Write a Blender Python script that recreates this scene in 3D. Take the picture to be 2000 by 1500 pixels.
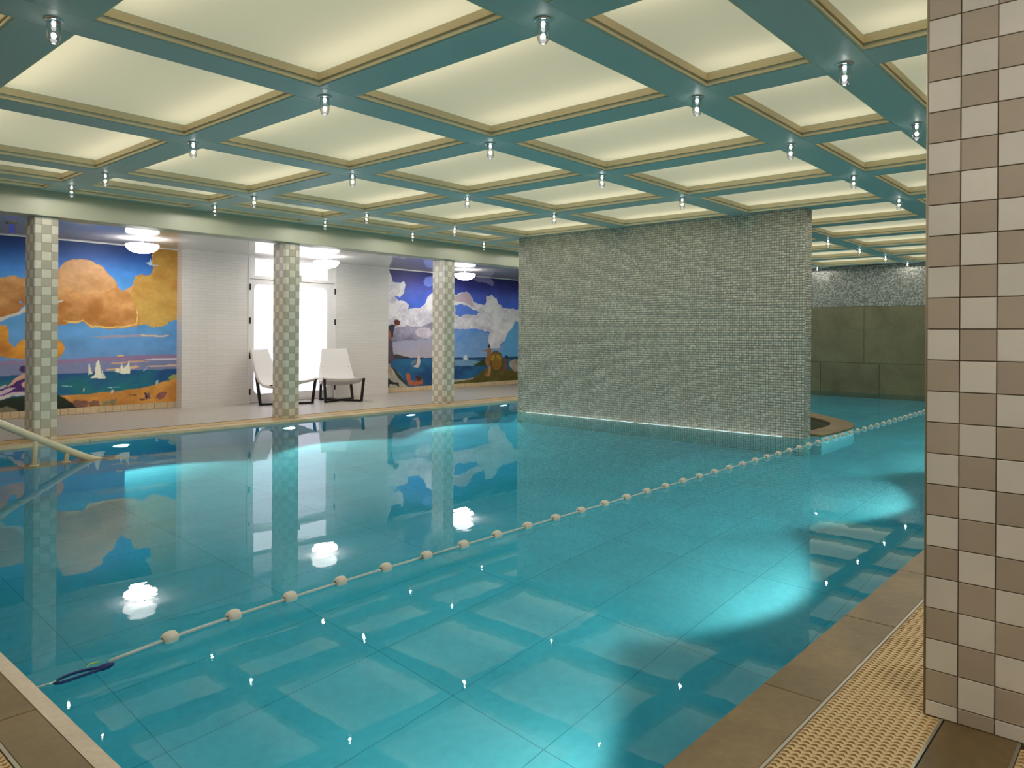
import bpy, bmesh, math, random
import numpy as np
from mathutils import Matrix, Vector

random.seed(7)
rng = np.random.default_rng(11)
scene = bpy.context.scene
COL = scene.collection
for o in list(bpy.data.objects):
    bpy.data.objects.remove(o)

# ------------------------------------------------------------------ camera
# metres; x runs along the pool, y across it, z = 0 is the water level
CAM_Z = 1.16
YAW, ROLL = 0.7242, 0.006
cam_data = bpy.data.cameras.new('camera')
cam_data.sensor_width = 36.0
cam_data.sensor_fit = 'HORIZONTAL'
cam_data.lens = 36.0 * 1465.7 / 2000.0
cam_data.shift_y = -(750 - 653.6) / 2000.0
cam_data.clip_start = 0.05
cam = bpy.data.objects.new('camera', cam_data)
COL.objects.link(cam)
_F = Vector((math.cos(YAW), math.sin(YAW), 0))
_R = Vector((math.sin(YAW), -math.cos(YAW), 0))
_U = Vector((0, 0, 1))
_R2 = math.cos(ROLL) * _R + math.sin(ROLL) * _U
_U2 = -math.sin(ROLL) * _R + math.cos(ROLL) * _U
cam.matrix_world = Matrix(((_R2.x, _U2.x, -_F.x, 0), (_R2.y, _U2.y, -_F.y, 0),
                           (_R2.z, _U2.z, -_F.z, CAM_Z), (0, 0, 0, 1)))
scene.camera = cam

# ------------------------------------------------------------------ world, exposure
world = bpy.data.worlds.new('world')
scene.world = world
world.use_nodes = True
world.node_tree.nodes['Background'].inputs[0].default_value = (0.6, 0.65, 0.7, 1)
world.node_tree.nodes['Background'].inputs[1].default_value = 0.03
scene.view_settings.view_transform = 'Standard'
scene.view_settings.look = 'None'
scene.view_settings.gamma = 1.0
scene.view_settings.use_curve_mapping = False
scene.view_settings.exposure = 0.0

# light levels of the lamps
PANEL_GLOW = 0.25          # backlit ceiling panels
STRIP_GLOW = 4.0           # led strips behind the panels
BOWL_GLOW = 30.0           # opal bowls over the gallery, and the added walkway ones
PANE_GLOW = 0.42            # frosted door panes
BULB_GLOW = 12.0
LAMP_POWER = 7.0            # each clear capsule lamp
SPOT_POWER = 118.0         # underwater floodlights
SPOT_POWER_FAR = 145.0

# ------------------------------------------------------------------ measures
U0, U1 = 0.79, 16.5        # pool along x
V0, V1 = 0.99, 8.62        # pool across y
DEPTH = 1.28
ZD = 0.03                  # deck level
ZB = 2.63                  # underside of ceiling beams
ZG = 2.41                  # gallery ceiling
VF = 8.80                  # fascia plane
GU = [1.209 + 1.5 * k for k in range(-3, 11)]
GV = [1.342, 2.214, 3.957, 5.70, 7.443, 8.315]
VM = 11.29                 # mural plane
VBK = 11.12                # white wall plane
COLS_U = [2.548, 5.470, 8.378]

# ------------------------------------------------------------------ helpers
def srgb(r, g, b):
    f = lambda c: (c / 255) / 12.92 if c / 255 <= 0.04045 else ((c / 255 + 0.055) / 1.055) ** 2.4
    return (f(r), f(g), f(b), 1.0)


def tag(o, label=None, cat=None, group=None, kind=None):
    if label: o['label'] = label
    if cat: o['category'] = cat
    if group: o['group'] = group
    if kind: o['kind'] = kind
    return o


def link(o, parent=None):
    COL.objects.link(o)
    if parent is not None:
        o.parent = parent
        o.matrix_parent_inverse = Matrix.Identity(4)
    return o


def empty(name, loc=(0, 0, 0), rz=0.0):
    o = bpy.data.objects.new(name, None)
    o.empty_display_size = 0.1
    o.location = loc
    o.rotation_euler = (0, 0, rz)
    COL.objects.link(o)
    return o


class MB:
    """collects shapes for ONE mesh"""
    def __init__(self):
        self.v, self.f, self.m = [], [], []
        self.cur = 0

    def add(self, vs, fs):
        n = len(self.v)
        self.v += [tuple(p) for p in vs]
        self.f += [tuple(i + n for i in f) for f in fs]
        self.m += [self.cur] * len(fs)

    def box(self, x0, x1, y0, y1, z0, z1):
        self.add([(x0, y0, z0), (x1, y0, z0), (x1, y1, z0), (x0, y1, z0),
                  (x0, y0, z1), (x1, y0, z1), (x1, y1, z1), (x0, y1, z1)],
                 [(3, 2, 1, 0), (4, 5, 6, 7), (0, 1, 5, 4), (1, 2, 6, 5), (2, 3, 7, 6), (3, 0, 4, 7)])

    def cbox(self, x0, x1, y0, y1, z0, z1, c):
        """box with its top edges chamfered"""
        self.add([(x0, y0, z0), (x1, y0, z0), (x1, y1, z0), (x0, y1, z0),
                  (x0, y0, z1 - c), (x1, y0, z1 - c), (x1, y1, z1 - c), (x0, y1, z1 - c),
                  (x0 + c, y0 + c, z1), (x1 - c, y0 + c, z1), (x1 - c, y1 - c, z1), (x0 + c, y1 - c, z1)],
                 [(3, 2, 1, 0), (8, 9, 10, 11), (0, 1, 5, 4), (1, 2, 6, 5), (2, 3, 7, 6), (3, 0, 4, 7),
                  (4, 5, 9, 8), (5, 6, 10, 9), (6, 7, 11, 10), (7, 4, 8, 11)])

    def tube(self, pts, r, n=10, cap=True):
        """tube of radius r (number or one per point) along points"""
        pts = [Vector(p) for p in pts]
        rs = r if isinstance(r, (list, tuple)) else [r] * len(pts)
        d0 = (pts[1] - pts[0]).normalized()
        ref = Vector((0, 0, 1)) if abs(d0.z) < 0.9 else Vector((1, 0, 0))
        vs, fs = [], []
        for i, p in enumerate(pts):
            a = pts[max(i - 1, 0)]; b = pts[min(i + 1, len(pts) - 1)]
            d = (b - a).normalized()
            s = d.cross(ref).normalized(); t = s.cross(d).normalized()
            for k in range(n):
                an = 2 * math.pi * k / n
                vs.append(p + rs[i] * (math.cos(an) * s + math.sin(an) * t))
        for i in range(len(pts) - 1):
            for k in range(n):
                k2 = (k + 1) % n
                fs.append((i * n + k, i * n + k2, (i + 1) * n + k2, (i + 1) * n + k))
        if cap:
            fs.append(tuple(range(n - 1, -1, -1)))
            fs.append(tuple((len(pts) - 1) * n + k for k in range(n)))
        self.add(vs, fs)

    def lathe(self, prof, n=24, c=(0, 0, 0)):
        vs, fs = [], []
        for (r, z) in prof:
            for k in range(n):
                a = 2 * math.pi * k / n
                vs.append((c[0] + r * math.cos(a), c[1] + r * math.sin(a), c[2] + z))
        for i in range(len(prof) - 1):
            for k in range(n):
                k2 = (k + 1) % n
                fs.append((i * n + k, i * n + k2, (i + 1) * n + k2, (i + 1) * n + k))
        self.add(vs, fs)

    def bar(self, p, q, w, t, up=(0, 0, 1)):
        """rectangular bar from p to q, w wide (sideways), t thick"""
        p, q = Vector(p), Vector(q)
        d = (q - p).normalized()
        s = d.cross(Vector(up)).normalized(); u = s.cross(d).normalized()
        c = [(-w / 2, -t / 2), (w / 2, -t / 2), (w / 2, t / 2), (-w / 2, t / 2)]
        vs = [p + a * s + b * u for a, b in c] + [q + a * s + b * u for a, b in c]
        self.add(vs, [(3, 2, 1, 0), (4, 5, 6, 7), (0, 1, 5, 4), (1, 2, 6, 5), (2, 3, 7, 6), (3, 0, 4, 7)])

    def prism(self, poly, axis, a, b):
        """polygon (list of 2-D points) extruded along an axis between a and b"""
        n = len(poly)
        def P(p, t):
            return {'x': (t, p[0], p[1]), 'y': (p[0], t, p[1]), 'z': (p[0], p[1], t)}[axis]
        vs = [P(p, a) for p in poly] + [P(p, b) for p in poly]
        fs = [tuple(range(n - 1, -1, -1)), tuple(range(n, 2 * n))]
        fs += [(i, (i + 1) % n, n + (i + 1) % n, n + i) for i in range(n)]
        self.add(vs, fs)

    def mesh(self, name, mats, smooth=False):
        me = bpy.data.meshes.new(name)
        me.from_pydata(self.v, [], self.f)
        for m in (mats if isinstance(mats, (list, tuple)) else [mats]):
            me.materials.append(m)
        if any(self.m):
            me.polygons.foreach_set('material_index', self.m)
        bm = bmesh.new(); bm.from_mesh(me)
        bmesh.ops.recalc_face_normals(bm, faces=bm.faces)
        bm.to_mesh(me); bm.free()
        if smooth:
            me.polygons.foreach_set('use_smooth', [True] * len(me.polygons))
        me.update()
        return me

    def build(self, name, mats, parent=None, smooth=False):
        o = bpy.data.objects.new(name, self.mesh(name, mats, smooth))
        return link(o, parent)


def inst(name, me, parent=None, loc=(0, 0, 0), rot=(0, 0, 0), scale=(1, 1, 1)):
    o = bpy.data.objects.new(name, me)
    o.location = loc; o.rotation_euler = rot; o.scale = scale
    return link(o, parent)


def bevel(o, w=0.004, seg=2):
    m = o.modifiers.new('bevel', 'BEVEL')
    m.width = w; m.segments = seg; m.limit_method = 'ANGLE'
    return o


# ------------------------------------------------------------------ materials
class NT:
    def __init__(self, name):
        self.mat = bpy.data.materials.new(name)
        self.mat.use_nodes = True
        self.nt = self.mat.node_tree
        self.nt.nodes.clear()
        self.out = self.nt.nodes.new('ShaderNodeOutputMaterial')

    def n(self, typ, **kw):
        nd = self.nt.nodes.new('ShaderNode' + typ)
        for k, v in kw.items():
            if k in nd.inputs.keys():
                nd.inputs[k].default_value = v
            else:
                setattr(nd, k, v)
        return nd

    def l(self, a, b):
        self.nt.links.new(a, b)

    def ramp(self, src, stops):
        r = self.n('ValToRGB')
        el = r.color_ramp.elements
        while len(el) < len(stops): el.new(0.5)
        for e, (p, c) in zip(el, stops):
            e.position = p; e.color = c
        self.l(src, r.inputs['Fac'])
        return r.outputs['Color']

    def coords(self, kind='Object', scale=(1, 1, 1)):
        tc = self.n('TexCoord')
        mp = self.n('Mapping'); mp.inputs['Scale'].default_value = scale
        self.l(tc.outputs[kind], mp.inputs['Vector'])
        return mp.outputs['Vector']

    def world_pos(self, scale=(1, 1, 1)):
        g = self.n('NewGeometry')
        mp = self.n('Mapping'); mp.inputs['Scale'].default_value = scale
        self.l(g.outputs['Position'], mp.inputs['Vector'])
        return mp.outputs['Vector']

    def principled(self, **kw):
        p = self.n('BsdfPrincipled')
        for k, v in kw.items():
            p.inputs[k.replace('_', ' ')].default_value = v
        self.l(p.outputs[0], self.out.inputs[0])
        return p


def plain(name, c, rough=0.5, metal=0.0, spec=0.5, noise=0.0, nscale=8.0, bump=0.0, vary=0.0):
    """paint or plastic: colour, a little mottling, optional fine relief, optional change from piece to piece"""
    t = NT(name)
    p = t.principled(Base_Color=c, Roughness=rough, Metallic=metal)
    p.inputs['Specular IOR Level'].default_value = spec
    col = None
    if noise:
        nz = t.n('TexNoise', Scale=nscale, Detail=5.0)
        t.l(t.world_pos(), nz.inputs['Vector'])
        lo = tuple(x * (1 - noise) for x in c[:3]) + (1,)
        hi = tuple(min(1, x * (1 + noise)) for x in c[:3]) + (1,)
        col = t.ramp(nz.outputs['Fac'], [(0.3, lo), (0.7, hi)])
        if bump:
            b = t.n('Bump', Strength=bump, Distance=0.002)
            t.l(nz.outputs['Fac'], b.inputs['Height']); t.l(b.outputs[0], p.inputs['Normal'])
    if vary:
        oi = t.n('ObjectInfo')
        mr = t.n('MapRange'); mr.inputs['To Min'].default_value = 1 - vary; mr.inputs['To Max'].default_value = 1 + vary
        t.l(oi.outputs['Random'], mr.inputs['Value'])
        hs = t.n('HueSaturation')
        hs.inputs['Color'].default_value = c
        if col is not None: t.l(col, hs.inputs['Color'])
        t.l(mr.outputs[0], hs.inputs['Value'])
        col = hs.outputs[0]
    if col is not None:
        t.l(col, p.inputs['Base Color'])
    return t.mat


def emit(name, c, s):
    t = NT(name)
    e = t.n('Emission'); e.inputs[0].default_value = c; e.inputs[1].default_value = s
    t.l(e.outputs[0], t.out.inputs[0])
    return t.mat


def stone(name, lo, hi, rough=0.45, scale=2.2, vary=0.08):
    t = NT(name)
    p = t.principled(Roughness=rough)
    n1 = t.n('TexNoise', Scale=scale, Detail=8.0, Roughness=0.62, Distortion=0.6)
    n2 = t.n('TexNoise', Scale=scale * 14, Detail=4.0)
    pos = t.world_pos()
    t.l(pos, n1.inputs['Vector']); t.l(pos, n2.inputs['Vector'])
    c1 = t.ramp(n1.outputs['Fac'], [(0.3, lo), (0.72, hi)])
    mx = t.n('Mix', data_type='RGBA', blend_type='OVERLAY'); mx.inputs[0].default_value = 0.25
    t.l(c1, mx.inputs[6]); t.l(n2.outputs['Fac'], mx.inputs[7])
    oi = t.n('ObjectInfo'); mr = t.n('MapRange')
    mr.inputs['To Min'].default_value = 1 - vary; mr.inputs['To Max'].default_value = 1 + vary
    t.l(oi.outputs['Random'], mr.inputs['Value'])
    hs = t.n('HueSaturation'); t.l(mx.outputs[2], hs.inputs['Color']); t.l(mr.outputs[0], hs.inputs['Value'])
    t.l(hs.outputs[0], p.inputs['Base Color'])
    b = t.n('Bump', Strength=0.15, Distance=0.002)
    t.l(n2.outputs['Fac'], b.inputs['Height']); t.l(b.outputs[0], p.inputs['Normal'])
    return t.mat


def bricky(name, c1, c2, mortar, w, h, rough=0.4, plane='xz', bump=0.4, msize=0.03, offset=0.5):
    """fine tiling far too small to build: colour and relief of a brick pattern laid on a wall or floor"""
    t = NT(name)
    p = t.principled(Roughness=rough)
    g = t.n('NewGeometry')
    sp = t.n('SeparateXYZ'); t.l(g.outputs['Position'], sp.inputs[0])
    cb = t.n('CombineXYZ')
    t.l(sp.outputs['XYZ'.index(plane[0].upper())], cb.inputs[0])
    t.l(sp.outputs['XYZ'.index(plane[1].upper())], cb.inputs[1])
    bt = t.n('TexBrick'); bt.offset = offset
    bt.inputs['Color1'].default_value = c1; bt.inputs['Color2'].default_value = c2; bt.inputs['Mortar'].default_value = mortar
    bt.inputs['Scale'].default_value = 1.0
    bt.inputs['Mortar Size'].default_value = msize * h
    bt.inputs['Mortar Smooth'].default_value = 0.2
    bt.inputs['Brick Width'].default_value = w; bt.inputs['Row Height'].default_value = h
    t.l(cb.outputs[0], bt.inputs['Vector'])
    t.l(bt.outputs['Color'], p.inputs['Base Color'])
    b = t.n('Bump', Strength=bump, Distance=0.002); b.invert = True
    t.l(bt.outputs['Fac'], b.inputs['Height']); t.l(b.outputs[0], p.inputs['Normal'])
    return t.mat


M = {}
M['beam'] = plain('beam_paint_pool_tint', (0.52, 0.61, 0.56, 1), 0.45)  # pale paint with the pool's teal bounce light mixed into its colour
M['fascia'] = plain('fascia_paint', (0.45, 0.455, 0.34, 1), 0.45)
M['led_bar'] = emit('submerged_led_bar', (0.85, 0.97, 1.0, 1), 3.5)
M['slab'] = plain('ceiling_slab_paint', (0.6, 0.6, 0.55, 1), 0.7)
M['frame'] = plain('coffer_frame_paint_panel_tint', (0.74, 0.63, 0.42, 1), 0.5)  # warm light of the panels worked into the tan of the mouldings
M['gallery_ceiling'] = plain('white_lacquer', (0.62, 0.60, 0.58, 1), 0.07, spec=0.9)
M['tile_light'] = plain('beige_glazed_tile', srgb(232, 225, 212), 0.38, noise=0.05, nscale=5, vary=0.06)
M['tile_dark'] = plain('taupe_glazed_tile', srgb(187, 173, 154), 0.38, noise=0.05, nscale=5, vary=0.06)
M['tile_ivory'] = plain('ivory_glazed_tile', srgb(226, 220, 204), 0.3, noise=0.03, vary=0.05)
M['tile_sand'] = plain('sand_glazed_tile', srgb(190, 182, 164), 0.3, noise=0.03, vary=0.05)
M['grout'] = plain('brown_grout', srgb(118, 100, 82), 0.8)
M['grout_pale'] = plain('pale_grout', srgb(196, 188, 172), 0.8)
M['corner_trim'] = plain('corner_trim_metal', srgb(160, 142, 116), 0.4, metal=0.3)
M['stone'] = stone('brown_stone', srgb(114, 92, 56), srgb(152, 127, 84))
M['stone_dark'] = stone('dark_floor_stone', srgb(96, 78, 48), srgb(126, 104, 68))
M['stone_pale'] = stone('pale_lip_stone', srgb(206, 188, 164), srgb(224, 206, 182), scale=5, vary=0.03)
M['stone_tan'] = stone('tan_stone', srgb(206, 180, 142), srgb(224, 200, 164), vary=0.04)
M['stone_olive'] = stone('olive_slate_panel', srgb(92, 88, 62), srgb(122, 116, 84), scale=1.6, vary=0.05)
M['grate'] = plain('beige_grating_plastic', srgb(222, 190, 138), 0.5)
M['steel'] = plain('brushed_steel', srgb(176, 170, 158), 0.35, metal=0.7)
M['dark'] = plain('dark_channel', srgb(40, 32, 22), 0.9)
M['white_brick'] = bricky('white_glazed_brick', srgb(232, 226, 222), srgb(228, 222, 217), srgb(216, 210, 204), 0.24, 0.047, 0.3, 'xz', 0.25, 0.06)
M['deck'] = bricky('pale_deck_mosaic', srgb(206, 200, 190), srgb(190, 183, 172), srgb(172, 165, 154), 0.025, 0.025, 0.35, 'xy', 0.2, 0.08, 0.0)
M['white_wall'] = plain('off_white_wall_paint', srgb(214, 208, 196), 0.6)
M['white_paint'] = plain('white_door_paint', srgb(236, 232, 230), 0.3)
M['pane_strip'] = emit('added_pane_edge_glow', (1, 1, 1, 1), 1.8)  # glow of the strips added behind the door panes
M['transom'] = emit('backlit_transom_glass', srgb(250, 249, 255), 2.2)
M['bowl'] = emit('opal_bowl_glass', (1.0, 0.96, 0.94, 1), BOWL_GLOW)
M['bulb'] = emit('bulb_glow', (1.0, 0.95, 0.9, 1), BULB_GLOW)
M['strip'] = emit('led_strip', (1.0, 0.88, 0.66, 1), STRIP_GLOW)
M['blue_sign'] = emit('blue_sign_glow', (0.08, 0.10, 0.45, 1), 0.5)
M['black'] = plain('black_metal', srgb(30, 27, 26), 0.4, metal=0.2)
M['leather'] = plain('white_leather', srgb(226, 222, 218), 0.42, noise=0.02, nscale=30)
M['rail'] = plain('ivory_rail_coating', srgb(226, 216, 190), 0.3)
M['rail_white'] = plain('white_rail_coating', srgb(236, 240, 240), 0.3)
M['rope'] = plain('white_rope', srgb(206, 214, 210), 0.6)
M['float'] = plain('ivory_float_plastic', srgb(232, 224, 208), 0.4)
M['blue_cord'] = plain('navy_elastic_cord', srgb(14, 44, 112), 0.5)
M['lime'] = plain('lime_tag', srgb(190, 225, 40), 0.5)
M['chrome'] = plain('chrome', (0.75, 0.75, 0.75, 1), 0.12, metal=1.0)
M['diffuser'] = plain('dark_slot', srgb(70, 72, 74), 0.5)
M['lens_ring'] = plain('white_bezel', srgb(220, 224, 224), 0.35)
M['lens'] = emit('floodlight_lens', (0.95, 1.0, 1.0, 1), 9.0)
M['pool_tile'] = stone('pool_floor_stone', srgb(196, 204, 208), srgb(218, 224, 226), rough=0.6, scale=1.4, vary=0.05)
M['pool_joint'] = plain('pool_joint', srgb(150, 162, 166), 0.8)
M['pool_wall'] = plain('pool_wall_tile', srgb(140, 184, 200), 0.5, noise=0.06, nscale=3)
M['pool_step'] = plain('pool_step_tile', srgb(120, 190, 206), 0.5, noise=0.06, nscale=3)

# glowing panel: backlit film, lit from behind by the strips too
t = NT('backlit_panel')
em = t.n('Emission'); em.inputs[0].default_value = (1.0, 0.955, 0.73, 1); em.inputs[1].default_value = PANEL_GLOW
tr = t.n('BsdfTranslucent'); tr.inputs[0].default_value = (0.8, 0.76, 0.64, 1)
ad = t.n('AddShader'); t.l(em.outputs[0], ad.inputs[0]); t.l(tr.outputs[0], ad.inputs[1])
t.l(ad.outputs[0], t.out.inputs[0])
M['panel'] = t.mat
t = NT('backlit_frosted_glass')
em = t.n('Emission'); em.inputs[0].default_value = srgb(246, 243, 255); em.inputs[1].default_value = PANE_GLOW
tr = t.n('BsdfTranslucent'); tr.inputs[0].default_value = (0.85, 0.85, 0.88, 1)
ad = t.n('AddShader'); t.l(em.outputs[0], ad.inputs[0]); t.l(tr.outputs[0], ad.inputs[1])
t.l(ad.outputs[0], t.out.inputs[0])
M['pane'] = t.mat

# clear thin glass
t = NT('clear_glass')
gl = t.n('BsdfGlossy'); gl.inputs['Roughness'].default_value = 0.02
tp = t.n('BsdfTransparent'); tp.inputs[0].default_value = (0.96, 0.97, 0.97, 1)
lw = t.n('LayerWeight'); lw.inputs[0].default_value = 0.42
mx = t.n('MixShader')
t.l(lw.outputs['Facing'], mx.inputs[0]); t.l(tp.outputs[0], mx.inputs[1]); t.l(gl.outputs[0], mx.inputs[2])
t.l(mx.outputs[0], t.out.inputs[0])
M['glass'] = t.mat

# pool water: clear, teal, barely moving
t = NT('pool_water')
pos = t.world_pos((0.8, 2.2, 1.0))
nz = t.n('TexNoise', Scale=2.4, Detail=3.0, Roughness=0.5)
t.l(pos, nz.inputs['Vector'])
bp = t.n('Bump', Strength=0.025, Distance=0.02)
t.l(nz.outputs['Fac'], bp.inputs['Height'])
fr = t.n('Fresnel', IOR=1.33); t.l(bp.outputs[0], fr.inputs['Normal'])
rf = t.n('BsdfRefraction', IOR=1.33); rf.inputs['Color'].default_value = (0.90, 0.97, 0.98, 1); rf.inputs['Roughness'].default_value = 0.0
t.l(bp.outputs[0], rf.inputs['Normal'])
gs = t.n('BsdfGlossy'); gs.inputs['Roughness'].default_value = 0.0; t.l(bp.outputs[0], gs.inputs['Normal'])
mx = t.n('MixShader')
t.l(fr.outputs[0], mx.inputs[0]); t.l(rf.outputs[0], mx.inputs[1]); t.l(gs.outputs[0], mx.inputs[2])
t.l(mx.outputs[0], t.out.inputs[0])
va = t.n('VolumeAbsorption', Density=0.66); va.inputs['Color'].default_value = (0.0, 0.84, 0.925, 1)
t.l(va.outputs[0], t.out.inputs['Volume'])
M['water'] = t.mat

# glass mosaic: colour of each small tile comes with the mesh
t = NT('glass_mosaic')
at = t.n('Attribute'); at.attribute_name = 'tint'
p = t.principled(Roughness=0.17); p.inputs['Specular IOR Level'].default_value = 0.8
t.l(at.outputs['Color'], p.inputs['Base Color'])
M['mosaic'] = t.mat
M['mosaic_grout'] = plain('mosaic_grout', srgb(112, 112, 100), 0.8)

# painted mural: pigments come with the mesh
t = NT('mural_paint')
at = t.n('Attribute'); at.attribute_name = 'pigment'
p = t.principled(Roughness=0.55)
t.l(at.outputs['Color'], p.inputs['Base Color'])
M['mural'] = t.mat


# ================================================================== the setting
# ---- ceiling slab, beams, coffers
cb = MB(); cb.box(-3.3, U1 + .1, 0.35, 9.1, 2.93, 3.0)
ceiling = tag(cb.build('ceiling', M['slab']), 'coffered pool ceiling of pale beams with green pool light painted in and glowing cream panels', 'ceiling', kind='structure')
BW = 0.25
for v in GV:
    b = MB(); b.box(-3.2, U1, v - BW / 2, v + BW / 2, ZB, 2.93)
    bevel(b.build('beam', M['beam'], ceiling), 0.004)
vlim = [0.62] + GV + [VF]
for u in GU:
    b = MB()
    for a, c in zip(vlim[:-1], vlim[1:]):
        y0 = a if a == vlim[0] else a + BW / 2
        y1 = c if c == vlim[-1] else c - BW / 2
        b.box(u - BW / 2, u + BW / 2, y0, y1, ZB + 0.0004, 2.93)
    b.build('beam', M['beam'], ceiling)
for y0, y1 in ((VF - 0.07, VF), (0.62, 0.69)):
    b = MB(); b.box(-3.2, U1, y0, y1, ZB + 0.0002, 2.93)
    b.build('beam', M['beam'], ceiling)
ulim = GU + [U1]
for i in range(len(ulim) - 1):
    for j in range(len(vlim) - 1):
        x0 = ulim[i] + BW / 2
        x1 = ulim[i + 1] - (BW / 2 if i < len(ulim) - 2 else 0.0)
        y0 = vlim[j] + (BW / 2 if j else 0.07)
        y1 = vlim[j + 1] - (BW / 2 if j < len(vlim) - 2 else 0.07)
        if x1 - x0 < 0.12: continue
        fr_ = MB()
        # lip, groove and band of the moulding round the opening
        for (inset, za, zb) in ((0.012, ZB + .004, ZB + .018), (0.012, ZB + .036, ZB + .078)):
            fr_.box(x0, x1, y0, y0 + inset, za, zb); fr_.box(x0, x1, y1 - inset, y1, za, zb)
            fr_.box(x0, x0 + inset, y0 + inset, y1 - inset, za, zb); fr_.box(x1 - inset, x1, y0 + inset, y1 - inset, za, zb)
        fo = fr_.build('coffer_frame', M['frame'], ceiling)
        pb = MB(); pb.add([(x0, y0, ZB + .086), (x1, y0, ZB + .086), (x1, y1, ZB + .086), (x0, y1, ZB + .086)], [(3, 2, 1, 0)])
        pb.build('light_panel', M['panel'], fo)
        sb = MB()
        for xs in (x0 + 0.10, x1 - 0.10):
            sb.box(xs - 0.012, xs + 0.012, y0 + 0.04, y1 - 0.04, ZB + .225, ZB + .237)
        if x1 - x0 > 0.5:
            sb.build('led_strip', M['strip'], fo)

# ---- fascias over the columns and the gallery soffits
fb = MB(); fb.box(-3.2, U1, VF, VF + 0.28, 2.365, 2.93)
tag(bevel(fb.build('trim_1', M['fascia']), .006), 'pale green fascia beam above the row of slim columns', 'beam', kind='structure')
fb = MB(); fb.box(-3.2, U1, 0.36, 0.62, 2.365, 2.93)
tag(fb.build('trim_2', M['fascia']), 'pale green fascia beam above the large near column', 'beam', kind='structure')
gc = MB(); gc.box(-3.2, U1, VF + 0.28, 11.5, ZG, ZG + .06)
gal = tag(gc.build('ceiling_gallery', M['gallery_ceiling']), 'glossy white lacquered ceiling of the gallery with doors', 'ceiling', kind='structure')
gc = MB(); gc.box(-3.2, U1, -2.6, 0.36, ZG, ZG + .06)
tag(gc.build('ceiling_walkway', M['white_wall']), 'white low ceiling over the walkway behind the near column', 'ceiling', kind='structure')

# ---- walls
w = MB(); w.box(-3.2, U1 + .2, 11.31, 11.5, ZD, 2.93)
tag(w.build('wall_back', M['white_wall']), 'gallery back wall carrying the two painted murals', 'wall', kind='structure')
w = MB(); w.box(-3.4, -3.2, -2.8, 11.5, ZD, 2.93)
tag(w.build('wall_left', M['white_wall']), 'plain off-white end wall behind the camera side', 'wall', kind='structure')
w = MB(); w.box(-3.2, U1 + .2, -2.8, -2.6, ZD, 2.93)
tag(w.build('wall_right', M['white_wall']), 'plain off-white wall along the near walkway', 'wall', kind='structure')

# white brick wall with the opening for the door
w = MB()
DX0, DX1, DZ1 = 6.19, 7.875, 2.395
w.box(5.13, DX0, VBK, 11.31, ZD, ZG); w.box(DX1, 9.05, VBK, 11.31, ZD, ZG); w.box(DX0, DX1, VBK, 11.31, DZ1, ZG)
w.box(DX0, DX1, 11.27, 11.31, ZD, DZ1)
tag(w.build('wall_center', M['white_brick']), 'projecting wall of small white glazed bricks around the double door', 'wall', kind='structure')

# skirting tiles under the murals
def wall_tile(w_, h_, t_, mat, ch=0.0015):
    """tile lying in x-z, proud in -y"""
    b = MB(); b.cbox(-w_ / 2, w_ / 2, -h_ / 2, h_ / 2, 0, t_, ch)
    return b.mesh('tile', mat)
skirt_me = wall_tile(0.092, 0.086, 0.010, M['stone_tan'])
for nm, a, c, lab in (('baseboard_left', 1.25, 5.13, 'beige tile skirting below the orange cloud mural'),
                      ('baseboard_right', 9.05, 13.6, 'beige tile skirting below the white cloud mural')):
    b = MB(); b.box(a, c, 11.292, 11.31, ZD, ZD + 0.092)
    bo = tag(b.build(nm, M['grout_pale']), lab, 'skirting', kind='structure')
    n = int((c - a) / 0.096)
    for k in range(n):
        inst('tile', skirt_me, bo, (a + 0.048 + k * 0.096, 11.292, ZD + 0.047), (math.pi / 2, 0, 0))

# ---- far wall: slate panels below, mosaic above
w = MB(); w.box(U1, U1 + .2, -2.6, 11.5, -DEPTH, 2.93)
wall_far = tag(w.build('wall_far', M['grout']), 'far end wall with olive slate panels below silver mosaic', 'wall', kind='structure')


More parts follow.
